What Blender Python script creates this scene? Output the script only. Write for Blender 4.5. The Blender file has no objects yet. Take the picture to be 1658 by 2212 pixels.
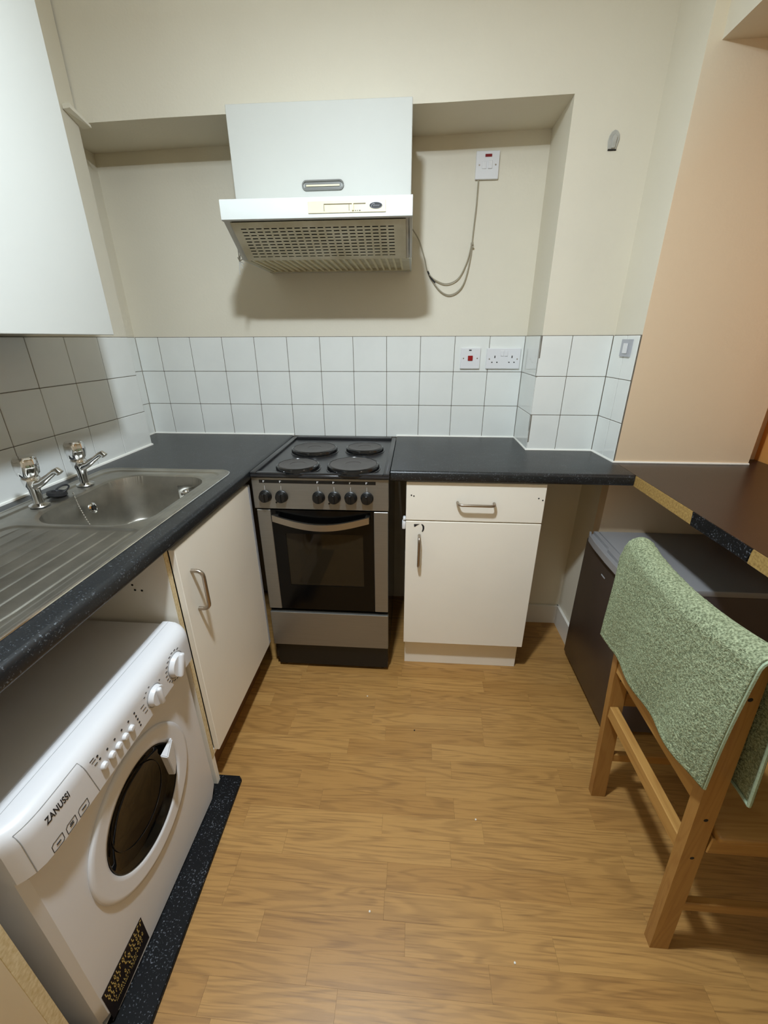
import bpy, bmesh, math, random
from mathutils import Vector, Matrix, noise
R = random.Random(7)
SC = bpy.context.scene
COL = SC.collection

# ------------------------------------------------------------------ camera
cam_d = bpy.data.cameras.new('camera')
cam_d.sensor_fit = 'HORIZONTAL'; cam_d.sensor_width = 36.0
cam_d.lens = 888.77 / 1658 * 36.0
cam_d.clip_start = 0.05
cam = bpy.data.objects.new('camera', cam_d); COL.objects.link(cam)
YAW, PITCH, ROLL = 0.07218647, 0.39944629, -0.00328059
fw = Vector((-math.sin(YAW) * math.cos(PITCH), math.cos(YAW) * math.cos(PITCH), -math.sin(PITCH)))
rt = Vector((math.cos(YAW), math.sin(YAW), 0)); up = rt.cross(fw)
rt2 = rt * math.cos(ROLL) + up * math.sin(ROLL); up2 = up * math.cos(ROLL) - rt * math.sin(ROLL)
m = Matrix.Identity(4)
for i in range(3):
    m[i][0] = rt2[i]; m[i][1] = up2[i]; m[i][2] = -fw[i]
m.translation = Vector((1.18139633, -1.96913331, 1.35463629))
cam.matrix_world = m
SC.camera = cam

# ------------------------------------------------------------------ world and light
wd = bpy.data.worlds.new('world'); SC.world = wd; wd.use_nodes = True
wd.node_tree.nodes['Background'].inputs[0].default_value = (0.8, 0.85, 1, 1)
wd.node_tree.nodes['Background'].inputs[1].default_value = 0.3
def lamp(name, loc, power, radius, col):
    d = bpy.data.lights.new(name, 'POINT'); d.energy = power; d.shadow_soft_size = radius; d.color = col
    o = bpy.data.objects.new(name, d); o.location = loc; COL.objects.link(o); return o
LC = (0.80, 0.91, 1.0)
lamp('ceiling_bulb', (0.98, -1.47, 2.345), 17, 0.05, LC)
dd_ = bpy.data.lights.new('ceiling_fitting', 'AREA'); dd_.shape = 'DISK'; dd_.size = .11; dd_.energy = 31; dd_.color = LC
do_ = bpy.data.objects.new('ceiling_fitting', dd_); do_.location = (0.98, -1.47, 2.29); COL.objects.link(do_)
lamp('next_room_bulb', (3.0, -2.7, 2.2), 7, 0.08, (1.0, 0.90, 0.80))

SC.view_settings.view_transform = 'Standard'
SC.view_settings.look = 'None'
SC.view_settings.exposure = 0.0
SC.view_settings.gamma = 1.0
SC.view_settings.use_curve_mapping = False
SC.cycles.max_bounces = 10
SC.cycles.diffuse_bounces = 6
SC.cycles.caustics_reflective = False
SC.cycles.caustics_refractive = False
SC.cycles.use_denoising = True
SC.cycles.sample_clamp_indirect = 4.0

# ------------------------------------------------------------------ materials
def lin(c):
    return tuple(((v / 255) / 12.92 if v / 255 <= .04045 else ((v / 255 + .055) / 1.055) ** 2.4) for v in c) + (1,)
class N:
    def __init__(s, name):
        s.m = bpy.data.materials.new(name); s.m.use_nodes = True
        s.t = s.m.node_tree; s.b = s.t.nodes['Principled BSDF']
    def n(s, typ, **kw):
        x = s.t.nodes.new(typ)
        for k, v in kw.items():
            if k in x.inputs: x.inputs[k].default_value = v
            else: setattr(x, k, v)
        return x
    def l(s, a, b): s.t.links.new(a, b)
def mat(name, c, rough=.5, metal=0, var=.04, vscale=6, bump=0, bscale=200, spec=.5, coat=0, stretch=None, c2=None, coord='Position'):
    s = N(name); b = s.b
    b.inputs['Roughness'].default_value = rough; b.inputs['Metallic'].default_value = metal
    b.inputs['Specular IOR Level'].default_value = spec; b.inputs['Coat Weight'].default_value = coat
    if coord == 'Position': src = s.n('ShaderNodeNewGeometry').outputs['Position']
    else: src = s.n('ShaderNodeTexCoord').outputs[coord]
    if stretch:
        mp = s.n('ShaderNodeMapping'); mp.inputs['Scale'].default_value = stretch; s.l(src, mp.inputs[0]); src = mp.outputs[0]
    nz = s.n('ShaderNodeTexNoise'); nz.inputs['Scale'].default_value = vscale; nz.inputs['Detail'].default_value = 5
    s.l(src, nz.inputs['Vector'])
    mx = s.n('ShaderNodeMix', data_type='RGBA')
    a = lin(c)
    d = lin(c2) if c2 else tuple(max(0, v * (1 - var * 2.5)) for v in a[:3]) + (1,)
    mx.inputs['A'].default_value = a; mx.inputs['B'].default_value = d
    rp = s.n('ShaderNodeMapRange'); rp.inputs[1].default_value = .3; rp.inputs[2].default_value = .75
    s.l(nz.outputs['Fac'], rp.inputs[0]); s.l(rp.outputs[0], mx.inputs['Factor'])
    s.l(mx.outputs['Result'], b.inputs['Base Color'])
    if bump:
        n2 = s.n('ShaderNodeTexNoise'); n2.inputs['Scale'].default_value = bscale; n2.inputs['Detail'].default_value = 3
        s.l(src, n2.inputs['Vector'])
        bp = s.n('ShaderNodeBump'); bp.inputs['Strength'].default_value = bump; bp.inputs['Distance'].default_value = .002
        s.l(n2.outputs['Fac'], bp.inputs['Height']); s.l(bp.outputs[0], b.inputs['Normal'])
    return s.m
def speckle(name, base, spot, rough=.4, scale=260, thr=.62, bump=.1, scale2=30, spec=.5):
    s = N(name); b = s.b; b.inputs['Roughness'].default_value = rough; b.inputs['Specular IOR Level'].default_value = spec
    g = s.n('ShaderNodeNewGeometry').outputs['Position']
    v = s.n('ShaderNodeTexNoise'); v.inputs['Scale'].default_value = scale; v.inputs['Detail'].default_value = 2; s.l(g, v.inputs['Vector'])
    v2 = s.n('ShaderNodeTexNoise'); v2.inputs['Scale'].default_value = scale2; s.l(g, v2.inputs['Vector'])
    ad = s.n('ShaderNodeMath', operation='MULTIPLY_ADD'); ad.inputs[1].default_value = .25; s.l(v2.outputs['Fac'], ad.inputs[0]); s.l(v.outputs['Fac'], ad.inputs[2])
    rp = s.n('ShaderNodeMapRange'); rp.inputs[1].default_value = thr + .12; rp.inputs[2].default_value = thr + .25
    s.l(ad.outputs[0], rp.inputs[0])
    mx = s.n('ShaderNodeMix', data_type='RGBA'); mx.inputs['A'].default_value = lin(base); mx.inputs['B'].default_value = lin(spot)
    s.l(rp.outputs[0], mx.inputs['Factor']); s.l(mx.outputs['Result'], b.inputs['Base Color'])
    bp = s.n('ShaderNodeBump'); bp.inputs['Strength'].default_value = bump; bp.inputs['Distance'].default_value = .001
    s.l(v.outputs['Fac'], bp.inputs['Height']); s.l(bp.outputs[0], b.inputs['Normal'])
    return s.m
def wood(name, ca, cb, axis, rough=.4, fine=1.0, rnd=False, dark=(110, 70, 30)):
    """grain that runs along one axis; rnd shifts and tints it per piece"""
    s = N(name); b = s.b; b.inputs['Roughness'].default_value = rough
    pos = s.n('ShaderNodeNewGeometry')
    src = pos.outputs['Position']
    if rnd:
        oi = s.n('ShaderNodeObjectInfo')
        ad = s.n('ShaderNodeMath', operation='ADD'); s.l(oi.outputs['Random'], ad.inputs[0]); s.l(pos.outputs['Random Per Island'], ad.inputs[1])
        fr = s.n('ShaderNodeMath', operation='FRACT'); s.l(ad.outputs[0], fr.inputs[0])
        sc = s.n('ShaderNodeVectorMath', operation='SCALE'); sc.inputs[0].default_value = (13.7, 7.3, 29.1); s.l(fr.outputs[0], sc.inputs['Scale'])
        va = s.n('ShaderNodeVectorMath', operation='ADD'); s.l(src, va.inputs[0]); s.l(sc.outputs[0], va.inputs[1]); src = va.outputs[0]
    mp = s.n('ShaderNodeMapping'); st = [10.0, 10.0, 10.0]; st['XYZ'.index(axis)] = .9
    mp.inputs['Scale'].default_value = [v * fine for v in st]; s.l(src, mp.inputs[0])
    n1 = s.n('ShaderNodeTexNoise'); n1.inputs['Scale'].default_value = 1.3; n1.inputs['Detail'].default_value = 2.5; n1.inputs['Distortion'].default_value = .6
    s.l(mp.outputs[0], n1.inputs['Vector'])
    # growth rings: sine of the noise field
    mu = s.n('ShaderNodeMath', operation='MULTIPLY'); mu.inputs[1].default_value = 62; s.l(n1.outputs['Fac'], mu.inputs[0])
    si = s.n('ShaderNodeMath', operation='SINE'); s.l(mu.outputs[0], si.inputs[0])
    r1 = s.n('ShaderNodeMapRange'); r1.inputs[1].default_value = -.2; r1.inputs[2].default_value = 1; s.l(si.outputs[0], r1.inputs[0])
    mp2 = s.n('ShaderNodeMapping'); st2 = [160.0, 160.0, 160.0]; st2['XYZ'.index(axis)] = 6.0
    mp2.inputs['Scale'].default_value = st2; s.l(src, mp2.inputs[0])
    n2 = s.n('ShaderNodeTexNoise'); n2.inputs['Scale'].default_value = 1.5; n2.inputs['Detail'].default_value = 3; s.l(mp2.outputs[0], n2.inputs['Vector'])
    mx = s.n('ShaderNodeMix', data_type='RGBA'); mx.inputs['A'].default_value = lin(ca); mx.inputs['B'].default_value = lin(cb)
    s.l(n1.outputs['Fac'], mx.inputs['Factor'])
    if rnd:
        mr = s.n('ShaderNodeMapRange'); mr.inputs[3].default_value = .2; mr.inputs[4].default_value = .8; s.l(fr.outputs[0], mr.inputs[0])
        s.t.links.remove(mx.inputs['Factor'].links[0]); s.l(mr.outputs[0], mx.inputs['Factor'])
    m2 = s.n('ShaderNodeMix', data_type='RGBA'); m2.inputs['B'].default_value = lin(dark)
    s.l(mx.outputs['Result'], m2.inputs['A'])
    f1 = s.n('ShaderNodeMath', operation='MULTIPLY'); f1.inputs[1].default_value = .27 if rnd else .28; s.l(r1.outputs[0], f1.inputs[0])
    f2 = s.n('ShaderNodeMapRange'); f2.inputs[1].default_value = .5; f2.inputs[2].default_value = .8; f2.inputs[4].default_value = .5 if rnd else .35; s.l(n2.outputs['Fac'], f2.inputs[0])
    f3 = s.n('ShaderNodeMath', operation='ADD'); f3.use_clamp = True; s.l(f1.outputs[0], f3.inputs[0]); s.l(f2.outputs[0], f3.inputs[1])
    s.l(f3.outputs[0], m2.inputs['Factor']); s.l(m2.outputs['Result'], b.inputs['Base Color'])
    bp = s.n('ShaderNodeBump'); bp.inputs['Strength'].default_value = .08; bp.inputs['Distance'].default_value = .001
    s.l(n2.outputs['Fac'], bp.inputs['Height']); s.l(bp.outputs[0], b.inputs['Normal'])
    return s.m
def glassy(name, tint, clear=.5, rough=.05):
    """thin dark glass: partly clear, partly a glossy dark face"""
    s = N(name); s.b.inputs['Base Color'].default_value = lin(tint); s.b.inputs['Roughness'].default_value = rough
    tr = s.n('ShaderNodeBsdfTransparent'); tr.inputs[0].default_value = lin((150, 140, 120))
    mx = s.n('ShaderNodeMixShader'); mx.inputs[0].default_value = clear
    s.l(s.b.outputs[0], mx.inputs[1]); s.l(tr.outputs[0], mx.inputs[2])
    out = s.t.nodes['Material Output']; s.l(mx.outputs[0], out.inputs[0]); return s.m
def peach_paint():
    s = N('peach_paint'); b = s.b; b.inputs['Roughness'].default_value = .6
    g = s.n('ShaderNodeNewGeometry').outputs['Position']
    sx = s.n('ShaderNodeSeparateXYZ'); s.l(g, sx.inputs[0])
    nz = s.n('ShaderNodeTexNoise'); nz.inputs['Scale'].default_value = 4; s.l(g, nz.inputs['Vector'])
    # colour blends unevenly from peach to cream towards the top left corner
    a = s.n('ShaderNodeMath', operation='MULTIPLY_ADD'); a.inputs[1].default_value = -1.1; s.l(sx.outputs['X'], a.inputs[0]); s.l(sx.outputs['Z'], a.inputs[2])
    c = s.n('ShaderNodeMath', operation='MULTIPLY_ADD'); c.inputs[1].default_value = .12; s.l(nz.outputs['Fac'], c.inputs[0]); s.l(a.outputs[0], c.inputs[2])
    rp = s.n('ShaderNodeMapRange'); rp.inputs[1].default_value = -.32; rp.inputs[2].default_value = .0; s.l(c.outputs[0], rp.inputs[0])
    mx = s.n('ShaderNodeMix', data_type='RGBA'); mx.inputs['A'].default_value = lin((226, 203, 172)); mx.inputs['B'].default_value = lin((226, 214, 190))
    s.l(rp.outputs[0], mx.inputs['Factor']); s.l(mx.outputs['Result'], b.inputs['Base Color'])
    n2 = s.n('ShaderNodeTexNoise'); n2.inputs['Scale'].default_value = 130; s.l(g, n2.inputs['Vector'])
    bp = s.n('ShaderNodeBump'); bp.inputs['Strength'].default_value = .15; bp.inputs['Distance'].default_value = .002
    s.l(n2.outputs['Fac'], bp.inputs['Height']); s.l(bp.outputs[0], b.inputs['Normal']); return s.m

M = dict(
    cream=mat('cream_wall_paint', (224, 217, 199), .6, var=.025, vscale=3, bump=.2, bscale=110),
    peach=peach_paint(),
    orange=mat('orange_wall_paint', (226, 160, 84), .6, var=.03, bump=.15, bscale=130),
    tile=mat('white_glazed_tile', (232, 234, 230), .09, var=.02, vscale=9, bump=.03, bscale=14, spec=.5),
    grout=mat('grey_grout', (128, 120, 108), .8, var=.2, vscale=30),
    sealant=mat('white_sealant', (240, 238, 230), .4, var=.03),
    worktop=speckle('black_speckled_laminate', (28, 30, 32), (92, 97, 102), .34),
    mat_board=speckle('black_speckled_board', (11, 12, 14), (112, 116, 124), .55, scale=230, thr=.61, spec=.2),
    brown_top=speckle('dark_brown_laminate', (46, 35, 30), (66, 52, 45), .32, scale=400),
    chip=mat('raw_chipboard', (176, 144, 82), .8, var=.2, vscale=160, c2=(128, 98, 48), bump=.4, bscale=220),
    chip_pale=mat('pale_chipboard_edge', (218, 202, 164), .8, var=.2, vscale=160, c2=(190, 166, 118)),
    cabinet=mat('cream_cabinet_laminate', (243, 236, 222), .45, var=.02, vscale=4),
    unit_white=mat('white_cabinet_laminate', (204, 205, 199), .5, var=.015, vscale=3, spec=.3),
    hood_white=mat('white_enamel_steel', (212, 216, 213), .4, var=.015, vscale=8, spec=.35),
    hood_cream=mat('yellowed_cream_plastic', (232, 224, 190), .4, var=.04, vscale=30),
    grille=mat('greasy_grey_grille', (216, 212, 190), .45, var=.1, vscale=14, c2=(190, 182, 152)),
    slot=mat('brown_slot', (112, 98, 66), .6, var=.05),
    cup_grey=mat('cup_grey', (122, 122, 118), .4, var=.05),
    dark=mat('dark_cavity', (26, 22, 16), .8, var=.1),
    steel=mat('brushed_steel', (176, 170, 160), .34, 1, var=.06, vscale=8, stretch=(2, 2, 90)),
    cooker_steel=mat('brushed_cooker_steel', (150, 147, 140), .42, .8, var=.06, vscale=8, stretch=(1, 1, 140)),
    sink=mat('stainless_sink', (186, 183, 174), .38, 1, var=.12, vscale=16, bump=.05, bscale=90),
    chrome=mat('polished_chrome', (225, 225, 225), .06, 1, var=.02),
    handle=mat('satin_nickel', (176, 164, 150), .3, 1, var=.03),
    black=mat('black_enamel', (20, 20, 21), .14, var=.05),
    hob=mat('black_hob_enamel', (44, 44, 46), .28, var=.08, vscale=20),
    plate=mat('cast_iron_hotplate', (64, 60, 58), .42, var=.15, vscale=40, c2=(56, 52, 50)),
    black_matt=mat('black_plastic', (12, 12, 12), .4, var=.05),
    oven_glass=glassy('oven_glass', (52, 44, 31), .42),
    oven_black=mat('black_oven_glass', (7, 7, 7), .15, var=.05, spec=.25),
    oven_in=mat('oven_enamel', (150, 132, 104), .5, var=.1),
    wm=mat('white_appliance_enamel', (216, 215, 216), .3, var=.012, vscale=5),
    wm_grey=mat('white_panel_line', (150, 150, 150), .5, var=.02),
    wm_glass=glassy('washer_glass', (9, 9, 10), .32, .04),
    drum=mat('drum_steel', (70, 70, 73), .3, 1, var=.1, vscale=30),
    rubber=mat('dark_rubber', (30, 30, 32), .6, var=.05),
    ink=mat('black_ink', (30, 28, 30), .6, var=.02),
    gold=mat('gold_print', (196, 168, 96), .5, var=.05),
    sticker=mat('black_sticker', (26, 14, 8), .35, var=.04),
    fridge=mat('dark_grey_fridge_steel', (80, 68, 60), .33, .35, var=.05, vscale=3),
    fridge_top=mat('blue_grey_plastic', (150, 148, 148), .42, var=.03, bump=.1, bscale=500),
    fridge_side=mat('grey_fridge_side', (84, 76, 76), .4, var=.03),
    plastic=mat('white_socket_plastic', (226, 226, 228), .3, var=.01),
    grey_plastic=mat('grey_plastic', (176, 178, 184), .4, var=.04),
    clear_grey=mat('grey_hook_plastic', (184, 182, 174), .3, var=.08, vscale=60),
    red=mat('red_rocker', (150, 14, 18), .3, var=.03),
    redlit=mat('red_neon_lens', (130, 20, 28), .25, var=.03),
    cable=mat('grey_cable', (170, 162, 142), .5, var=.05),
    skirt=mat('white_gloss_paint', (228, 224, 214), .35, var=.03, vscale=8),
    plinth=wood('brown_plinth', (128, 92, 56), (110, 76, 44), 'Y', .5),
    pine_z=wood('pine_upright', (176, 134, 74), (150, 106, 52), 'Z', .4, dark=(134, 84, 34)),
    pine_y=wood('pine_rail', (190, 148, 84), (164, 120, 62), 'Y', .4, dark=(134, 84, 34)),
    pine_x=wood('pine_seat', (180, 138, 76), (154, 110, 54), 'X', .4, dark=(134, 84, 34)),
    plank=wood('oak_laminate', (188, 144, 83), (164, 120, 64), 'X', .4, 1.25, rnd=True, dark=(104, 70, 36)),
    underlay=mat('dark_floor_joint', (136, 98, 58), .8, var=.05),
    ceiling=mat('white_ceiling', (236, 232, 222), .8, var=.01),
)
def towel_mat():
    s = N('green_terry'); b = s.b; b.inputs['Roughness'].default_value = .95; b.inputs['Specular IOR Level'].default_value = .1
    b.inputs['Sheen Weight'].default_value = .4; b.inputs['Sheen Tint'].default_value = lin((190, 210, 170))
    g = s.n('ShaderNodeNewGeometry').outputs['Position']
    n1 = s.n('ShaderNodeTexNoise'); n1.inputs['Scale'].default_value = 260; n1.inputs['Detail'].default_value = 3; s.l(g, n1.inputs['Vector'])
    rp = s.n('ShaderNodeMapRange'); rp.inputs[1].default_value = .36; rp.inputs[2].default_value = .66; s.l(n1.outputs['Fac'], rp.inputs[0])
    mx = s.n('ShaderNodeMix', data_type='RGBA'); mx.inputs['A'].default_value = lin((98, 104, 78)); mx.inputs['B'].default_value = lin((170, 178, 144))
    s.l(rp.outputs[0], mx.inputs['Factor']); s.l(mx.outputs['Result'], b.inputs['Base Color'])
    n2 = s.n('ShaderNodeTexNoise'); n2.inputs['Scale'].default_value = 420; s.l(g, n2.inputs['Vector'])
    ad = s.n('ShaderNodeMath', operation='ADD'); s.l(n1.outputs['Fac'], ad.inputs[0]); s.l(n2.outputs['Fac'], ad.inputs[1])
    bp = s.n('ShaderNodeBump'); bp.inputs['Strength'].default_value = .9; bp.inputs['Distance'].default_value = .004
    s.l(ad.outputs[0], bp.inputs['Height']); s.l(bp.outputs[0], b.inputs['Normal']); return s.m
M['towel'] = towel_mat()
M['towel_hem'] = mat('pale_green_hem', (160, 176, 148), .9, var=.08, vscale=200, bump=.5, bscale=300)

# ------------------------------------------------------------------ mesh helpers (all in world coordinates)
class B:
    def __init__(s): s.bm = bmesh.new()
    def _bev(s, geo_edges, w, seg):
        bmesh.ops.bevel(s.bm, geom=geo_edges, offset=w, segments=seg, profile=.5, affect='EDGES', clamp_overlap=True)
    def box(s, x0, x1, y0, y1, z0, z1, bev=0, seg=1, pick=None, M4=None):
        c = ((min(x0, x1), max(x0, x1)), (min(y0, y1), max(y0, y1)), (min(z0, z1), max(z0, z1)))
        v = {}
        for i in (0, 1):
            for j in (0, 1):
                for k in (0, 1):
                    p = Vector((c[0][i], c[1][j], c[2][k]))
                    v[i, j, k] = s.bm.verts.new(M4 @ p if M4 else p)
        fs = [[(0,0,0),(0,0,1),(0,1,1),(0,1,0)], [(1,0,0),(1,1,0),(1,1,1),(1,0,1)], [(0,0,0),(1,0,0),(1,0,1),(0,0,1)],
              [(0,1,0),(0,1,1),(1,1,1),(1,1,0)], [(0,0,0),(0,1,0),(1,1,0),(1,0,0)], [(0,0,1),(1,0,1),(1,1,1),(0,1,1)]]
        F = [s.bm.faces.new([v[q] for q in f]) for f in fs]
        if bev:
            E = list({e for f in F for e in f.edges})
            if pick: E = [e for e in E if pick((e.verts[0].co + e.verts[1].co) / 2)]
            if E: s._bev(E, bev, seg)
        return s
    def prism(s, poly, z0, z1, bev=0, seg=1, pick=None, axis='Z'):
        """poly of 2D points extruded along an axis; for axis X poly is (y,z), for Y it is (x,z)"""
        def P(a, b, c): return {'Z': (a, b, c), 'X': (c, a, b), 'Y': (a, c, b)}[axis]
        lo = [s.bm.verts.new(P(a, b, z0)) for a, b in poly]; hi = [s.bm.verts.new(P(a, b, z1)) for a, b in poly]
        n = len(poly); F = [s.bm.faces.new(lo), s.bm.faces.new(hi)]
        for i in range(n): F.append(s.bm.faces.new([lo[i], lo[(i + 1) % n], hi[(i + 1) % n], hi[i]]))
        bmesh.ops.recalc_face_normals(s.bm, faces=F)
        if bev:
            E = list({e for f in F for e in f.edges})
            if pick: E = [e for e in E if pick((e.verts[0].co + e.verts[1].co) / 2, (e.verts[0].co - e.verts[1].co))]
            if E: s._bev(E, bev, seg)
        return s
    def lathe(s, prof, origin, axis=(0, 0, 1), n=28, cap=True, flute=0, nf=6):
        """prof: (radius, height) pairs along the axis"""
        a = Vector(axis).normalized(); q = Vector((0, 0, 1)).rotation_difference(a); o = Vector(origin); rings = []
        for r, h in prof:
            ring = []
            for i in range(n):
                t = 2 * math.pi * i / n
                rr = r * (1 + flute * math.cos(nf * t)) if r > 0 else 0
                ring.append(s.bm.verts.new(o + q @ Vector((rr * math.cos(t), rr * math.sin(t), h))))
            rings.append(ring)
        F = []
        for A, Bq in zip(rings, rings[1:]):
            for i in range(n): F.append(s.bm.faces.new([A[i], A[(i + 1) % n], Bq[(i + 1) % n], Bq[i]]))
        if cap:
            F.append(s.bm.faces.new(rings[0])); F.append(s.bm.faces.new(rings[-1]))
        bmesh.ops.recalc_face_normals(s.bm, faces=F)
        return s
    def tube(s, pts, r, n=8, cap=True):
        pts = [Vector(p) for p in pts]; rings = []; rad = r if isinstance(r, (list, tuple)) else [r] * len(pts)
        prev = None
        for i, p in enumerate(pts):
            t = (pts[min(i + 1, len(pts) - 1)] - pts[max(i - 1, 0)]).normalized()
            if prev is None:
                u = t.orthogonal().normalized()
            else:
                u = (prev - t * prev.dot(t)).normalized()
            prev = u; w = t.cross(u)
            rings.append([s.bm.verts.new(p + (u * math.cos(2 * math.pi * k / n) + w * math.sin(2 * math.pi * k / n)) * rad[i]) for k in range(n)])
        F = []
        for A, Bq in zip(rings, rings[1:]):
            for k in range(n): F.append(s.bm.faces.new([A[k], A[(k + 1) % n], Bq[(k + 1) % n], Bq[k]]))
        if cap: F.append(s.bm.faces.new(rings[0])); F.append(s.bm.faces.new(rings[-1]))
        bmesh.ops.recalc_face_normals(s.bm, faces=F)
        return s
    def obliq(s, sec0, sec1):
        """solid between two quads/loops of equal length (beams that lean)"""
        a = [s.bm.verts.new(p) for p in sec0]; b = [s.bm.verts.new(p) for p in sec1]; n = len(a)
        F = [s.bm.faces.new(a), s.bm.faces.new(b)] + [s.bm.faces.new([a[i], a[(i + 1) % n], b[(i + 1) % n], b[i]]) for i in range(n)]
        bmesh.ops.recalc_face_normals(s.bm, faces=F)
        return s
ORG = {}
def tagit(o, label=None, cat=None, group=None, kind=None):
    if label: o['label'] = label
    if cat: o['category'] = cat
    if group: o['group'] = group
    if kind: o['kind'] = kind
    return o
def obj(name, b, material, parent=None, smooth=False, angle=40, label=None, cat=None, group=None, kind=None, org=None):
    me = bpy.data.meshes.new(name)
    o0 = Vector(ORG[parent]) if parent is not None else Vector(org or (0, 0, 0))
    if o0.length: bmesh.ops.translate(b.bm, verts=b.bm.verts, vec=-o0)
    bmesh.ops.recalc_face_normals(b.bm, faces=b.bm.faces)
    b.bm.to_mesh(me); b.bm.free()
    mm = material if isinstance(material, (list, tuple)) else [material]
    for x in mm: me.materials.append(M[x])
    if smooth:
        me.polygons.foreach_set('use_smooth', [True] * len(me.polygons)); me.set_sharp_from_angle(angle=math.radians(angle))
    o = bpy.data.objects.new(name, me); COL.objects.link(o)
    if parent is not None: o.parent = parent
    elif o0.length: o.location = o0
    ORG[o] = tuple(o0)
    return tagit(o, label, cat, group, kind)
def thing(name, loc, label, cat, group=None):
    o = bpy.data.objects.new(name, None); o.location = loc; o.empty_display_size = .05; COL.objects.link(o); ORG[o] = tuple(loc)
    return tagit(o, label, cat, group)
def lettering(name, text, size, mtx, material, parent, extrude=.0004, shear=0.0, sx=1.0, bold=0.0, wrap=None):
    cu = bpy.data.curves.new(name, 'FONT'); cu.body = text; cu.size = size; cu.extrude = extrude; cu.shear = shear; cu.offset = bold; cu.space_character = 1.06
    cu.align_x = 'LEFT'; cu.align_y = 'BOTTOM_BASELINE'
    tmp = bpy.data.objects.new(name + '_src', cu); COL.objects.link(tmp)
    dg = bpy.context.evaluated_depsgraph_get(); dg.update()
    me = bpy.data.meshes.new_from_object(tmp.evaluated_get(dg))
    bpy.data.objects.remove(tmp); bpy.data.curves.remove(cu)
    me.transform(Matrix.Diagonal((sx, 1, 1, 1))); me.transform(mtx)
    if wrap:
        base = mtx.translation.x
        for v in me.vertices: v.co.x = wrap(v.co.z, v.co.y) + .0002 + (.0004 if v.co.x > base + 1e-6 else 0)
    me.transform(Matrix.Translation(-Vector(ORG[parent])))
    me.materials.clear(); me.materials.append(M[material])
    o = bpy.data.objects.new(name, me); COL.objects.link(o); o.parent = parent; ORG[o] = ORG[parent]
    return o
def bar_handle(name, a, b, out, r, material, parent):
    """D-shaped bar handle from a to b standing off by the vector out"""
    a, b, out = Vector(a), Vector(b), Vector(out); d = (b - a).normalized(); k = out.length * .55
    pts = [a, a + out * .45]
    for t in (0, .25, .5, .75, 1):
        th = t * math.pi / 2; pts.append(a + out * .45 + out.normalized() * (k * math.sin(th)) + d * (k * (1 - math.cos(th))))
    for t in (0, .25, .5, .75, 1):
        th = (1 - t) * math.pi / 2; pts.append(b + out * .45 + out.normalized() * (k * math.sin(th)) - d * (k * (1 - math.cos(th))))
    pts += [b + out * .45, b]
    return obj(name, B().tube(pts, r, 10), material, parent, True)

# ------------------------------------------------------------------ room shell
WT = .92                                  # worktop height
Z1, Z2, Z3 = 1.0651, 1.2144, 1.3619       # tile joints
XR, YP, YPEACH = 1.655, -.2347, -.405
b = B().box(-.3, 1.70, .006, .15, 0, 2.6)                                     # back of the alcove
b.box(-.3, -.113, YP, .006, 0, 2.06)                                          # its left cheek
b.prism([(-.113, 2.6), (-.113, 2.034), (.3, 2.043), (.8, 2.049), (1.25, 2.053), (1.661, 2.061), (1.661, 2.6)], YP + .006, .006, axis='Y')
b.prism([(1.661, .1), (1.661, YP + .006), (1.9276, YP + .006), (1.941, YPEACH + .001), (1.96, YPEACH + .001), (1.96, .1)], .885, 2.6)
b.prism([(1.661, .1), (1.661, -.165), (1.940, -.165), (1.946, YPEACH + .001), (1.96, YPEACH + .001), (1.96, .1)], 0, .8849)
wall_back = obj('wall_back', b, 'cream', kind='structure')
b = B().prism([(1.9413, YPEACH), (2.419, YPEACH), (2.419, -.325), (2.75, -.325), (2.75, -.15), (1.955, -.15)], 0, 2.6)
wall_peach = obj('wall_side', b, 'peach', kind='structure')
wall_left = obj('wall_left', B().box(-.3, .012, -3.6, YP, 0, 2.6), 'cream', kind='structure')
wall_right = obj('wall_right', B().box(2.498, 2.62, -.95, -.325, 0, 2.085), 'orange', kind='structure')
obj('wall_far', B().box(3.6, 3.7, -3.6, -.95, 0, 2.6).box(2.62, 3.7, -.95, -.85, 0, 2.6), 'cream', kind='structure')
wall_front = obj('wall_front', B().box(-.3, 3.7, -3.7, -3.6, 0, 2.6), 'cream', kind='structure')
obj('ceiling', B().box(-.3, 3.7, -3.7, .15, 2.6, 2.7), 'ceiling', kind='structure')
obj('trim_1', B().prism([(1.978, YPEACH), (2.75, YPEACH), (2.75, -2.4), (1.965, -2.4)], 2.087, 2.6), 'cream', kind='structure', label='boxed beam over the opening on the right')
# skirting
b = B().box(1.66, 1.940, -.180, -.165, 0, .105, .004, 2, pick=lambda c: c.z > .1)
b.prism([(1.928, -.165), (1.940, -.165), (1.944, YPEACH - .01), (1.930, YPEACH - .01)], 0, .105)
obj('baseboard_back', b, 'skirt', kind='structure')

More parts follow.
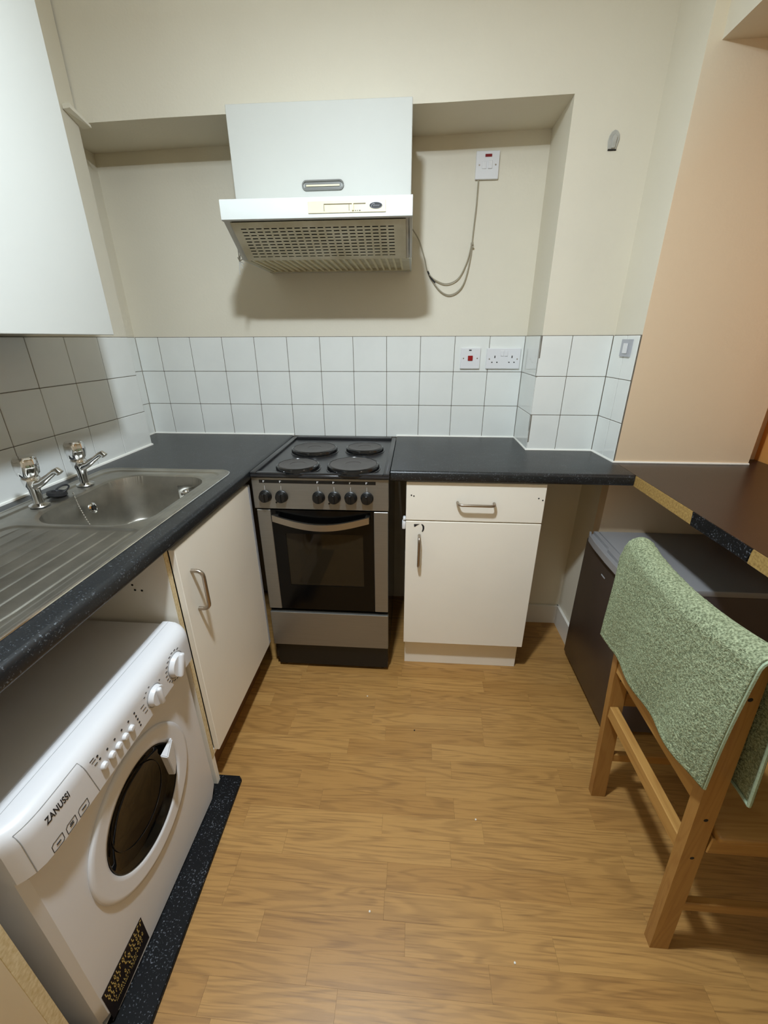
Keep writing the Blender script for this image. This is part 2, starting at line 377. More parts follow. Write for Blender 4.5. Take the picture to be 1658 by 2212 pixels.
# tiles: one piece each, proud of the grout
TILE = {}
def tile_mesh(w, h):
    k = (round(w, 3), round(h, 3))
    if k not in TILE:
        q = B().box(-w / 2, w / 2, -.003, .003, -h / 2, h / 2, .0012, 1, pick=None)
        me = bpy.data.meshes.new('tile'); q.bm.to_mesh(me); q.bm.free(); me.materials.append(M['tile']); TILE[k] = me
    return TILE[k]
def tile(cx, cy, cz, w, h, rot, parent):
    o = bpy.data.objects.new('tile', tile_mesh(w, h)); COL.objects.link(o); o.parent = parent
    o.location = (cx, cy, cz)
    o.rotation_euler = (R.uniform(-.004, .004), 0, rot + R.uniform(-.004, .004)); return o
G = .0022
ZS = [WT - .004, Z1, Z2, Z3]
def tile_run(p0, p1, cuts, parent, first=True):
    """tiles between plan points p0 and p1 (faces to the right of p0->p1 when rot applied); cuts are distances along the run"""
    d = Vector((p1[0] - p0[0], p1[1] - p0[1])); L = d.length; d /= L; ang = math.atan2(d.y, d.x)
    nrm = Vector((-d.y, d.x))
    for a, c in zip(cuts, cuts[1:]):
        for z0, z1 in zip(ZS, ZS[1:]):
            mid = Vector(p0) + d * ((a + c) / 2) + nrm * .003
            tile(mid.x, mid.y, (z0 + z1) / 2, c - a - G, z1 - z0 - G, ang, parent)
P = .1504
tile_run((-.107, 0), (XR, 0), [0] + [.107 + i * P for i in range(0, 11)] + [XR + .107], wall_back)
tile_run((-.107, YP), (-.107, 0), [0, -YP], wall_back)
tile_run((XR, 0), (XR, YP), [0, -YP], wall_back)
tile_run((XR, YP), (1.9216, YP), [0, .118, 1.9216 - XR], wall_back)
ret = Vector((1.935 - 1.9216, YPEACH - YP)).length
tile_run((1.9216, YP), (1.935, YPEACH), [0, .092, ret], wall_back)
ys = [YP, -.412, -.5675, -.7175, -.866, -1.0165, -1.167, -1.3175, -1.468, -1.6185]
tile_run((.018, ys[-1]), (.018, YP), [0] + [y - ys[-1] for y in reversed(ys[:-1])], wall_left)
def grout(parent, pieces):
    q = B()
    for p0, p1 in pieces:
        d = Vector((p1[0] - p0[0], p1[1] - p0[1])).normalized(); n = Vector((-d.y, d.x))
        a, c = Vector(p0) + n * .0016, Vector(p1) + n * .0016; a2, c2 = Vector(p0) + n * .0064, Vector(p1) + n * .0064
        q.prism([tuple(a), tuple(c), tuple(c2), tuple(a2)], WT - .005, Z3 + .0012)
    return obj('grout', q, 'grout', parent)
grout(wall_back, [((-.107, 0), (XR, 0)), ((-.107, YP), (-.107, 0)), ((XR, 0), (XR, YP)), ((XR, YP), (1.9216, YP)), ((1.9216, YP), (1.935, YPEACH))])
grout(wall_left, [((.018, -1.6185), (.018, YP))])
# sealant bead where worktop meets wall
q = B()
for pts in ([(.019, -1.62), (.019, YP), (-.106, YP - .001)], [(-.106, YP), (-.106, -.001), (.60, -.001)],
            [(1.10, -.001), (XR - .001, -.001), (XR - .001, YP - .001), (1.9206, YP - .001), (1.934, YPEACH - .002), (2.419, YPEACH - .002)]):
    q.tube([(x, y, WT + .001) for x, y in pts], .0058, 6)
obj('trim_2', q, 'sealant', kind='structure', label='white sealant bead along the tiled splashback')
# splintered lath at the left end of the alcove beam
obj('trim_3', B().obliq([(.016, -.30, 2.048), (.040, -.30, 2.050), (.040, -.30, 2.063), (.016, -.30, 2.060)], [(.016, -.225, 2.022), (.058, -.236, 2.020), (.058, -.238, 2.027), (.016, -.228, 2.030)]), 'cream', kind='structure')

# floor: every strip of laminate near the camera is its own piece
floor = obj('floor', B().box(-.3, 3.7, -3.7, .15, -.05, -.004), 'underlay', kind='structure')
PL = {}
def plank_mesh(L):
    k = round(L, 3)
    if k not in PL:
        q = B().box(-L / 2, L / 2, -.0313, .0313, -.003, 0)
        me = bpy.data.meshes.new('plank'); q.bm.to_mesh(me); q.bm.free(); me.materials.append(M['plank']); PL[k] = me
    return PL[k]
SW = .0628
rest = B(); npl = 0
y = .03; row = 0
while y > -3.6:
    yc = y - SW / 2
    x = -.05 - R.uniform(0, .35)
    if abs(yc + 1.212) < .03: x = 1.117 - 3 * .42
    while x < 3.6:
        L = R.choice([.30, .36, .42, .42, .48])
        if abs(yc + 1.212) < .03: L = .30 if abs(x - 1.117) < .02 else .42
        xc = x + L / 2
        if yc > -2.0 and x + L > .5 and x < 2.25 and npl < 298 and yc < -.0:
            o = bpy.data.objects.new('plank', plank_mesh(round(L - .0003, 4))); COL.objects.link(o); o.parent = floor
            o.location = (xc, yc, R.uniform(-.0002, .0)); npl += 1
        else:
            rest.box(max(x, -.29), min(x + L - .0008, 3.69), yc - .0312, yc + .0312, -.003, 0)
        x += L
    y -= SW; row += 1
obj('plank_field', rest, 'plank', floor, kind='stuff')

# ------------------------------------------------------------------ worktops
top_edge = lambda xmax: (lambda c: c.x > xmax - .001 and (c.z > WT - .001 or c.z < .881))
b = B().box(.53, .598, -1.70, -.001, .88, WT, .011, 4, pick=lambda c: c.x > .597 and abs(c.y + .85) < .05)
b.box(.018, .53, -.612, YP, .88, WT).box(-.107, .53, YP, -.001, .88, WT).box(.018, .075, -1.55, -.612, .88, WT).box(.018, .53, -1.70, -1.55, .88, WT)
obj('worktop', b, 'worktop', smooth=True, angle=50, label='black speckled worktop with the steel sink let into it', cat='worktop')
b = B().prism([(1.104, -.001), (XR - .001, -.001), (XR - .001, YP - .001), (1.9206, YP - .001), (1.934, YPEACH - .001), (1.943, YPEACH - .001), (1.943, -.567), (1.104, -.567)], .88, WT,
              .011, 4, pick=lambda c, d: c.y < -.566 and abs(d.x) > .3)
obj('worktop', b, 'worktop', smooth=True, angle=50, label='black worktop over the drawer unit right of the cooker', cat='worktop')
t = thing('breakfast_bar', (2.2, -1.1, 0), 'dark brown bar top on the right with a raw chipboard edge', 'worktop')
obj('top', B().prism([(1.946, YPEACH - .003), (2.421, YPEACH - .003), (2.423, -.328), (2.496, -.328), (2.496, -1.72), (1.946, -1.72)], .881, WT - .001), 'brown_top', t)
e = B().box(1.9435, 1.946, -.890, -.5675, .882, WT - .002).box(1.9435, 1.946, -1.72, -1.098, .882, WT - .002)
obj('chipboard_edge', e, 'chip', t, label='raw chipboard edge')
obj('edging_strip', B().obliq([(1.9425, -.888, .881), (1.946, -.888, .881), (1.946, -.884, WT - .001), (1.9425, -.884, WT - .001)], [(1.9425, -1.094, .884), (1.946, -1.094, .884), (1.946, -1.100, WT - .001), (1.9425, -1.100, WT - .001)]), 'mat_board', t, label='short length of black speckled edging')
obj('end_panel', B().box(2.02, 2.496, -1.72, -1.702, 0, .881), 'brown_top', t)

# ------------------------------------------------------------------ sink
def sd_rr(x, y, x0, x1, y0, y1, r):
    cx, cy = (x0 + x1) / 2, (y0 + y1) / 2; qx = abs(x - cx) - (x1 - x0) / 2 + r; qy = abs(y - cy) - (y1 - y0) / 2 + r
    return math.hypot(max(qx, 0), max(qy, 0)) + min(max(qx, qy), 0) - r
def sst(a, c, v):
    t = min(1, max(0, (v - a) / (c - a))); return t * t * (3 - 2 * t)
SX0, SX1, SY0, SY1 = .072, .545, -1.562, -.600
def sink_z(x, y):
    e = sd_rr(x, y, SX0, SX1, SY0, SY1, .045)
    z = WT + .0035
    z += .0015 * sst(-.012, -.005, e) - .006 * sst(-.002, .001, e)      # rolled outer rim
    deck = sd_rr(x, y, .104, .519, -1.535, -.628, .05)
    z -= .0035 * (1 - sst(-.006, .004, deck))
    bowl = sd_rr(x, y, .180, .492, -1.068, -.668, .085)
    z -= .003 * (1 - sst(.0, .014, bowl))
    if bowl < 0:
        d = -bowl
        z -= .150 * sst(-.004, .030, d) ** .8
        rr = math.hypot(x - .335, y + .868); z -= .008 * (1 - sst(.03, .12, rr))
        z -= .006 * (1 - sst(.030, .036, rr))
    # drainer flutes
    if -1.50 < y < -1.09:
        k = (x - .20) / .042; f = abs(k - round(k)) * .042
        if .19 < x < .50 and -.1 < k < 7.1:
            z += .0018 * (1 - sst(.0012, .0042, f)) * sst(-1.50, -1.46, y) * (1 - sst(-1.13, -1.095, y))
        z -= .003 * sst(-1.48, -1.42, y) * (1 - sst(-1.10, -1.08, y)) * (1 - sst(-.004, .01, sd_rr(x, y, .17, .51, -1.5, -1.09, .03)))
    return z
b = B(); nx, ny = 270, 330; g = []
for j in range(ny + 1):
    yy = SY0 + (SY1 - SY0) * j / ny; rowv = []
    for i in range(nx + 1):
        xx = SX0 + (SX1 - SX0) * i / nx
        rowv.append(b.bm.verts.new((xx, yy, sink_z(xx, yy))) if sd_rr(xx, yy, SX0, SX1, SY0, SY1, .045) < .002 else None)
    g.append(rowv)
for j in range(ny):
    for i in range(nx):
        v = [g[j][i], g[j][i + 1], g[j + 1][i + 1], g[j + 1][i]]
        if all(v): b.bm.faces.new(v)
sink = thing('sink', (.31, -1.08, WT), 'stainless steel sink and ribbed drainer set in the left worktop', 'sink')
obj('basin', b, 'sink', sink, True, 60)
rp_ = []
for cx_, cy_, a0 in ((SX1 - .045, SY1 - .045, 0), (SX0 + .045, SY1 - .045, 90), (SX0 + .045, SY0 + .045, 180), (SX1 - .045, SY0 + .045, 270)):
    for k in range(7):
        a = math.radians(a0 + k * 15); rp_.append((cx_ + .0447 * math.cos(a), cy_ + .0447 * math.sin(a), WT + .0012))
obj('rim', B().tube(rp_ + [rp_[0]], .0022, 6, cap=False), 'chrome', sink, True, label='bright rolled rim')
obj('drain', B().lathe([(.030, 0), (.033, .003), (.022, .003), (.020, .0005)], (.335, -.868, .7625), cap=True), 'chrome', sink, True)
ov = obj('overflow', B().lathe([(.016, 0), (.016, .004), (.011, .006), (.008, .002)], (.206, -.868, .878), (1, 0, .2)), 'chrome', sink, True, label='round chrome overflow on the back of the bowl')
obj('overflow_hole', B().lathe([(.0075, 0), (.0075, .001)], (.2115, -.868, .8792), (1, 0, .2)), 'dark', ov)
op = obj('overflow_plate', B().box(.385, .445, -.6995, -.696, .845, .895, .001), 'chrome', sink, label='small square chrome plate on the end of the bowl')
obj('knob', B().lathe([(.011, 0), (.013, .004), (.011, .010), (.004, .012)], (.410, -.7005, .868), (0, -1, .1)), 'chrome', op, True)
# bead chain hanging into the bowl
q = B(); pts = []
for i in range(26):
    tt = i / 25; pts.append((.158 + .075 * tt, -.868 - .045 * tt - .012 * math.sin(tt * 3), .925 + .012 * math.sin(tt * 3.1) - .11 * max(0, tt - .25) / .75 * 1.0))
for p in pts: q.lathe([(.0006, -.0022), (.0022, 0), (.0006, .0022)], p, n=6)
q.tube(pts, .0007, 5)
obj('plug_chain', q, 'chrome', sink, True)

def tap(x, y, label):
    t = thing('tap', (x, y, .9245), label, 'tap', 'chrome taps behind the sink bowl')
    o = (x, y, .9225)
    obj('body', B().lathe([(.024, 0), (.025, .004), (.0135, .009), (.0125, .02), (.0145, .05), (.0195, .062), (.0225, .080), (.020, .085)], o), 'chrome', t, True)
    sp = [(x + .006, y, .9225 + .062), (x + .030, y, .9225 + .070), (x + .055, y, .9225 + .086), (x + .075, y, .9225 + .100), (x + .086, y, .9225 + .104), (x + .092, y, .9225 + .097)]
    obj('spout', B().tube(sp, [.016, .0105, .0080, .0078, .0095, .0100], 14), 'chrome', t, True)
    hd = obj('handle', B().lathe([(.017, .085), (.0245, .093), (.0275, .112), (.0268, .132), (.0240, .138)], o, n=36, flute=.06, nf=6), 'chrome', t, True)
    obj('cap', B().lathe([(.0235, .138), (.022, .141), (.002, .1415)], o), 'chrome', hd, True)
    return t
tap(.134, -.962, 'chrome pillar tap at the drainer end of the sink')
tap(.130, -.782, 'chrome pillar tap nearest the tiled corner')
t = thing('sink_plug', (.128, -.875, .9235), 'black rubber sink plug lying between the two taps', 'plug')
obj('stopper', B().lathe([(.022, 0), (.026, .004), (.025, .012), (.014, .014), (.012, .010)], (.122, -.886, .9235), (.1, .1, 1)), 'rubber', t, True)
obj('ring', B().tube([(.126 + .017 * math.cos(a), -.868 + .020 * math.sin(a), .9375 + .007 * math.sin(a)) for a in [i * math.pi / 10 for i in range(21)]], .0025, 6), 'rubber', t, True)

# ------------------------------------------------------------------ left base cabinet, end panel, board, washing machine
t = thing('base_cabinet', (.32, -.85, 0), 'cream base cabinet under the sink, bow handle on its door', 'cabinet')
c = B().box(.03, .572, -1.115, -1.098, 0.0, .879, .0008).box(.03, .572, -.622, -.605, .13, .879).box(.03, .572, -1.098, -.622, .13, .148).box(.03, .045, -1.098, -.622, .148, .72)
obj('carcass', c, 'cabinet', t)
obj('edge_strip', B().box(.572, .5732, -1.1148, -1.0985, .13, .878), 'chip_pale', t, label='raw pale edge of the side panel')
d = obj('door', B().box(.5735, .591, -1.096, -.607, .150, .866, .0015), 'cabinet', t)
bar_handle('handle', (.591, -1.045, .777), (.591, -1.045, .655), (.032, 0, 0), .0055, 'handle', d)
obj('filler_strip', B().box(.55, .590, -.604, -.588, .150, .866, .001), 'grey_plastic', t, label='grey filler strip beside the cooker')
obj('plinth', B().box(.515, .531, -1.097, -.60, .0, .13), 'plinth', t)
for x, z in ((.470, .772), (.474, .757), (.492, .756)): obj('screw_hole', B().lathe([(.003, 0), (.003, .0006)], (x, -1.1151, z), (0, -1, 0), n=10), 'dark', t)

t = thing('end_panel', (.30, -1.69, 0), 'cream chipboard end panel at the left of the washing machine', 'panel')
obj('board', B().box(.03, .569, -1.697, -1.677, 0, .879, .0008), 'cabinet', t)
obj('raw_edge', B().box(.569, .5705, -1.6968, -1.6772, 0, .879), 'chip_pale', t, label='raw chipboard front edge')
for x, z in ((.52, .435), (.535, .405)): obj('screw_hole', B().lathe([(.003, 0), (.003, .0006)], (x, -1.6971, z), (0, -1, 0), n=10), 'dark', t)

obj('floor_board', B().prism([(.06, -1.116), (.535, -1.116), (.535, -1.083), (.632, -1.083), (.642, -1.093), (.657, -1.672), (.06, -1.672)], .0005, .0125, .002, 1, pick=lambda c, d: c.z > .012),
    'mat_board', label='black speckled board on the floor under the washing machine', cat='board')

Y0, Y1 = -1.640, -1.131      # washing machine left/right
wm = thing('washing_machine', (.33, -1.386, .0125), 'white compact front loader washing machine on a black board', 'washing machine')
CY, CZ = -1.389, .352
wb = B().box(.10, .566, Y0, Y0 + .004, .020, .5625).box(.10, .566, Y1 - .004, Y1, .020, .5625).box(.10, .104, Y0, Y1, .020, .5625).box(.104, .566, Y0 + .004, Y1 - .004, .020, .024)
NB = 64; lo, mi, hi = [], [], []
for i in range(NB):
    a = 2 * math.pi * i / NB; c_, s_ = math.cos(a), math.sin(a)
    hi.append(wb.bm.verts.new((.578, CY + .1255 * c_, CZ + .1255 * s_)))
    def rect(iy, iz):
        ks = []
        if c_ > 1e-9: ks.append((Y1 - iy - CY) / c_)
        if c_ < -1e-9: ks.append((Y0 + iy - CY) / c_)
        if s_ > 1e-9: ks.append((.5625 - iz - CZ) / s_)
        if s_ < -1e-9: ks.append((.020 + iz - CZ) / s_)
        k = min(ks); return CY + k * c_, CZ + k * s_
    y_, z_ = rect(.012, .0); mi.append(wb.bm.verts.new((.578, y_, z_)))
    y_, z_ = rect(0, 0); lo.append(wb.bm.verts.new((.566, y_, z_)))
for A_, B_ in ((hi, mi), (mi, lo)):
    for i in range(NB): wb.bm.faces.new([A_[i], A_[(i + 1) % NB], B_[(i + 1) % NB], B_[i]])
obj('body', wb, 'wm', wm, True, 30)
obj('top_panel', B().box(.10, .5365, Y0, Y1, .5626, .668, .004, 2, pick=lambda c: c.z > .66), 'wm', wm, True, 30)
prof = [(.537, .5627), (.537, .671), (.558, .6715), (.578, .6695), (.592, .663), (.600, .652), (.6030, .642), (.604, .634), (.6042, .627), (.6038, .575), (.6036, .5627)]
b = B(); secs = []
KS = ((Y0 - .003, .60), (Y0 + .004, .72), (Y0 + .014, .84), (Y0 + .028, .93), (Y0 + .048, .985), (Y0 + .075, 1), (Y1 - .04, 1), (Y1 - .016, .985), (Y1 - .007, .95), (Y1, .88), (Y1 + .003, .80))
for y_, k_ in KS:
    secs.append([b.bm.verts.new((.537 + (x - .537) * k_, y_, z)) for x, z in prof])
n_ = len(prof)
for A_, C_ in zip(secs, secs[1:]):
    for i in range(n_): b.bm.faces.new([A_[i], A_[(i + 1) % n_], C_[(i + 1) % n_], C_[i]])
b.bm.faces.new(secs[0]); b.bm.faces.new(secs[-1])
cp = obj('control_panel', b, 'wm', wm, True, 35)
def panel_x(z, y=None):
    if y is not None:
        k = 1
        for (ya, ka), (yb, kb) in zip(KS, KS[1:]):
            if ya <= y <= yb: k = ka + (kb - ka) * (y - ya) / (yb - ya)
        return .537 + (panel_x(z) - .537) * k
    for (xa, za), (xb, zb) in zip(prof[1:], prof[2:]):
        if zb <= z <= za: return xa + (xb - xa) * (za - z) / (za - zb)
    return .603
# seam of the panel top, drawer outline
q = B().box(.5525, .5532, Y0 - .002, Y1 + .002, .6705, .6717)
obj('panel_seam', q, 'wm_grey', cp)
def strip(q, y0, z0, y1, z1, w=.0008):
    pp = []
    for i in range(13):
        y_, z_ = y0 + (y1 - y0) * i / 12, z0 + (z1 - z0) * i / 12
        pp.append(Vector((panel_x(z_, y_) + .0003, y_, z_)))
    q.tube(pp, w, 4)
dr = B()
for a, c in (((-1.625, .657), (-1.507, .657)), ((-1.507, .657), (-1.494, .563)), ((-1.625, .657), (-1.624, .563))): strip(dr, a[0], a[1], c[0], c[1], .0007)
obj('drawer_seam', dr, 'wm_grey', cp)
def on_panel(y, z, dx=.0003):
    zz = z; e = .01; sl = (panel_x(zz + e) - panel_x(zz - e)) / (2 * e) if zz - e > .5627 else 0
    upv = Vector((sl, 0, 1)).normalized(); rtv = Vector((0, 1, 0)); nv = rtv.cross(upv)
    mm = Matrix.Identity(4)
    for i in range(3): mm[i][0] = rtv[i]; mm[i][1] = upv[i]; mm[i][2] = nv[i]
    mm.translation = Vector((panel_x(zz, y) + dx, y, zz)); return mm
lettering('lettering', 'ZANUSSI', .0190, on_panel(-1.5905, .6265), 'ink', wm, .0003, 0, .60, .00035, panel_x)
# three outlined symbols under the name
q = B()
for y0, y1 in ((-1.598, -1.577), (-1.570, -1.549), (-1.5425, -1.520)):
    za, zb = .5655, .5835
    P4 = [(y0, za), (y0, zb - .004), (y0 + .004, zb), (y1, zb), (y1, za + .003), (y1 - .003, za), (y0, za)]
    for a, c in zip(P4, P4[1:]): strip(q, a[0], a[1], c[0], c[1], .0005)
    strip(q, y0 + .007, (za + zb) / 2, y1 - .006, (za + zb) / 2, .0012)
strip(q, -1.562, .5785, -1.555, .5785, .0010)
obj('symbols', q, 'ink', wm, kind='stuff')
def dial(y, z, r, rot, label):
    mm = on_panel(y, z, 0); ax = Vector((mm[0][2], mm[1][2], mm[2][2])); o = mm.translation
    k = obj('dial', B().lathe([(r * 1.05, 0), (r, .004), (r * .96, .010), (r * .9, .012)], o, ax, 32), 'wm', wm, True, label=label)
    L = B(); c, s_ = math.cos(rot), math.sin(rot)
    mm2 = mm @ Matrix.Rotation(rot, 4, 'Z')
    L.box(-r * .26, r * .26, -r * 1.0, r * 1.0, .008, .021, .005, 3, M4=mm2)
    obj('grip', L, 'wm', k, True)
    rg = B(); rg.tube([mm @ Vector((r * 1.09 * math.cos(a), r * 1.09 * math.sin(a), .0006)) for a in [i * math.pi / 16 for i in range(33)]], .0009, 4)
    obj('ring', rg, 'wm_grey', k)
dial(-1.210, .606, .030, -.35, 'programme dial')
dial(-1.302, .602, .024, .05, 'spin speed dial')
q = B()
for i in range(16):
    a = math.radians(60 + i * 17); 
    rr = .040
    yy, zz = -1.210 + rr * math.cos(a), .606 + rr * math.sin(a) * .95
    if .566 < zz < .65 and yy < Y1: strip(q, yy - .0035, zz, yy + .0035, zz, .0009)
for dy, dz in ((-.022, .030), (-.030, .024), (.026, .020), (-.010, .034)): strip(q, -1.302 + dy - .002, .602 + dz, -1.302 + dy + .002, .602 + dz, .0009)
for k in range(3): strip(q, -1.350 + k * .004, .613 - .011 * k, -1.338 + k * .003, .613 - .011 * k, .0006)
strip(q, -1.492, .638, -1.482, .638, .0008); strip(q, -1.490, .632, -1.480, .632, .0006); strip(q, -1.486, .622, -1.479, .622, .0008)
obj('panel_marks', q, 'ink', wm, kind='stuff')
for y in (-1.470, -1.448, -1.428, -1.408, -1.388):
    mm = on_panel(y, .6005, 0)
    pts = [mm @ Vector((0, 0, z)) for z in (0,)]
    L = B().lathe([(.0078, 0), (.0074, .004), (.006, .0065), (.002, .0072)], mm.translation, Vector((mm[0][2], mm[1][2], mm[2][2])), 18)
    obj('push_button', L, 'wm', wm, True)
q_ = [(-1.475, .633), (-1.472, .622), (-1.452, .622), (-1.431, .622), (-1.410, .622), (-1.389, .621), (-1.369, .622), (-1.367, .611), (-1.365, .600), (-1.363, .589), (-1.362, .579)]
for y, z in q_:
    mm = on_panel(y, z, 0)
    obj('indicator_light', B().lathe([(.0024, 0), (.0022, .0008)], mm.translation, Vector((mm[0][2], mm[1][2], mm[2][2])), 10), 'ink', wm)
# door
door = obj('door', B().lathe([(.173, .0002), (.173, .004), (.1705, .0065), (.162, .0070), (.148, .0050), (.136, .0055), (.129, .0045), (.1255, .0), (.1245, -.02)], (.578, CY, CZ), (1, 0, 0), 64, cap=False), 'wm', wm, True, 50)
obj('glass', B().lathe([(.1250, .001), (.120, -.001), (.110, -.008), (.088, -.018), (.055, -.026), (.02, -.029), (.001, -.0295)], (.578, CY, CZ), (1, 0, 0), 48, cap=False), 'wm_glass', door, True, 60)
rg = B()
for r_, dx, rad in ((.1238, .0015, .0011), (.088, -.0165, .0009)):
    rg.tube([(.578 + dx, CY + r_ * math.cos(a), CZ + r_ * math.sin(a)) for a in [i * math.pi / 32 for i in range(65)]], rad, 6)
obj('glass_ring', rg, 'drum', door, True)
obj('drum', B().lathe([(.1243, -.021), (.1243, -.30), (.001, -.31)], (.578, CY, CZ), (1, 0, 0), 40, cap=False), 'drum', door, True, 60)
mh = [(-1.268, .424), (-1.330, .436), (-1.322, .358), (-1.276, .338)]
h = B(); h.obliq([(.584 if i in (0, 3) else .596, y, z) for i, (y, z) in enumerate(mh)], [((.590, .616, .616, .590)[i], y, z) for i, (y, z) in enumerate([(-1.270, .420), (-1.330, .434), (-1.322, .360), (-1.278, .342)])])
bmesh.ops.bevel(h.bm, geom=list(h.bm.edges), offset=.0025, segments=2, affect='EDGES')
obj('handle', h, 'wm', door, True)
# sticker with its rows of print
st = obj('sticker', B().prism([(-1.625, .1225), (-1.497, .1190), (-1.497, .030), (-1.625, .0225)], .5782, .5788, axis='X'), 'sticker', wm, label='black sticker with gold print')
q = B()
rr = random.Random(3)
for z0, h_, y0, y1 in ((.1015, .0135, -1.619, -1.503), (.0845, .0135, -1.617, -1.508), (.069, .011, -1.614, -1.507), (.0565, .008, -1.610, -1.515), (.047, .005, -1.606, -1.535)):
    yy = y0
    while yy < y1:
        w_ = rr.uniform(.35, .62) * h_
        if rr.random() < .93:
            kind = rr.randrange(3)
            q.box(.5788, .5792, yy, yy + w_ * .28, z0, z0 + h_)
            if kind != 1: q.box(.5788, .5792, yy, yy + w_ * .8, z0 + h_ * .8, z0 + h_)
            if kind != 0: q.box(.5788, .5792, yy, yy + w_ * .8, z0, z0 + h_ * .2)
            if kind == 2: q.box(.5788, .5792, yy + w_ * .6, yy + w_ * .85, z0, z0 + h_)
        yy += w_ + h_ * .18
obj('print', q, 'gold', st, kind='stuff')
for x, y in ((.15, Y0 + .05), (.15, Y1 - .05), (.53, Y0 + .05), (.53, Y1 - .05)):
    obj('foot', B().lathe([(.02, 0), (.02, .008)], (x, y, .0126), n=14), 'rubber', wm)

# ------------------------------------------------------------------ wall unit on the left
t = thing('wall_unit', (.18, -1.3, 1.367), 'white wall cupboard with plain doors above the sink', 'cupboard')
obj('carcass', B().box(.0185, .266, -1.84, -.695, 1.3685, 2.30, .001), 'unit_white', t)
for y0, y1 in ((-1.193, -.694), (-1.695, -1.196), (-1.84, -1.698)):
    obj('door', B().box(.2675, .285, y0, y1, 1.366, 2.30, .0018, 2), 'unit_white', t)

# ------------------------------------------------------------------ cooker
ck = thing('cooker', (.85, -.3, 0), 'freestanding electric cooker, black and steel, four solid hotplates', 'cooker')
CX0, CX1, YF = .600, 1.098, -.586
obj('body', B().box(CX0 + .003, CX0 + .012, YF + .02, -.012, .05, .895).box(CX1 - .012, CX1 - .003, YF + .02, -.012, .05, .895).box(CX0 + .012, CX1 - .012, -.03, -.012, .05, .895)
    .box(CX0 + .012, CX1 - .012, YF + .03, -.03, .05, .30).box(CX0 + .012, CX1 - .012, YF + .03, -.03, .77, .895), 'black', ck)
# hob: raised rim round a shallow tray
hb = B()
HX0, HX1, HY0, HY1, HZ = .601, 1.101, -.597, -.012, .917
hb.box(HX0, HX1, HY0, HY1, .8975, .9085, .002)
hb.box(HX0, HX0 + .022, HY0, HY1, .9085, HZ, .003, 2).box(HX1 - .022, HX1, HY0, HY1, .9085, HZ, .003, 2)
hb.box(HX0 + .022, HX1 - .022, HY0, HY0 + .022, .9085, HZ - .002, .003, 2).box(HX0 + .022, HX1 - .022, HY1 - .032, HY1, .9085, HZ + .003, .003, 2)
hob = obj('hob', hb, 'hob', ck, True, 40)
for x, y, r in ((.763, -.270, .090), (.975, -.245, .0735), (.757, -.520, .0735), (.962, -.505, .090)):
    hp = obj('hotplate', B().lathe([(r + .005, .9086), (r + .005, .913), (r, .916), (r, .924), (r - .005, .9275), (r - .012, .9275), (r - .014, .9268), (.030, .9268), (.028, .9255), (.001, .9255)], (x, y, 0), (0, 0, 1), 48), 'plate', ck, True, 30)
    obj('rim', B().lathe([(r + .0115, .9085), (r + .0110, .9105), (r + .0075, .9120), (r + .0068, .9205), (r + .0045, .9255), (r - .001, .9278), (r - .003, .9250)], (x, y, 0), (0, 0, 1), 48, cap=False), 'black', hp, True)
cpn = obj('control_panel', B().box(CX0 - .002, CX1 + .0, YF, YF + .03, .772, .893, .002, 2), 'cooker_steel', ck)
ds = obj('marking_strip', B().box(.627, 1.052, YF - .0006, YF, .8725, .8845), 'black_matt', cpn)
for x in (.645, .706, .843, .901, .961, 1.020):
    q = B()
    q.box(x - .004, x - .0015, YF - .0010, YF - .0006, .875, .882).box(x - .0015, x + .0025, YF - .0010, YF - .0006, .8795, .8812)
    q.box(x - .0004, x + .0004, YF - .0008, YF, .845, .862)
    obj('dial_mark', q, 'plastic', cpn)
for x in (.645, .706, .843, .901, .961, 1.020):
    k = obj('knob', B().lathe([(.0235, 0), (.0235, .003), (.021, .005), (.0195, .020), (.017, .0235), (.003, .0245)], (x, YF, .8215), (0, -1, 0), 28), 'black_matt', ck, True)
    obj('pointer', B().box(x - .0035, x + .0035, YF - .0285, YF - .022, .806, .837, .001), 'black_matt', k)
for x in (.676, .873):
    obj('indicator_light', B().lathe([(.0035, 0), (.003, .0015)], (x + .007, YF, .797), (0, -1, 0), 12), 'dark', ck)
# oven door: steel stiles, black glass with a clear window, cavity behind
od = obj('oven_door', B().box(.656, .704, YF + .004, YF + .024, .323, .766).box(1.001, 1.043, YF + .004, YF + .024, .323, .766)
         .box(.704, 1.001, YF + .004, YF + .024, .323, .438).box(.704, 1.001, YF + .004, YF + .024, .669, .766), 'oven_black', ck)
for x0, x1 in ((.604, .6555), (1.0435, 1.096)):
    obj('stile', B().box(x0, x1, YF + .002, YF + .022, .323, .766, .0015), 'cooker_steel', od)
obj('window_pane', B().box(.704, 1.001, YF + .007, YF + .010, .438, .669), 'oven_glass', od)
pts = []
for i in range(17):
    a = i / 16; pts.append((.668 + .360 * a, a))
hd = B()
for (x0, a0), (x1, a1) in zip(pts, pts[1:]):
    z0 = .742 - .030 * math.sin(math.pi * a0); z1 = .742 - .030 * math.sin(math.pi * a1)
    f0 = YF - .024 - .012 * math.sin(math.pi * a0); f1 = YF - .024 - .012 * math.sin(math.pi * a1)
    hd.obliq([(x0, f0, z0 - .0125), (x0, f0 + .010, z0 - .0125), (x0, f0 + .010, z0 + .0125), (x0, f0, z0 + .0125)],
             [(x1, f1, z1 - .0125), (x1, f1 + .010, z1 - .0125), (x1, f1 + .010, z1 + .0125), (x1, f1, z1 + .0125)])
for x in (.676, 1.020): hd.box(x - .008, x + .008, YF - .018, YF + .005, .731, .747)
obj('door_handle', hd, 'steel', od)
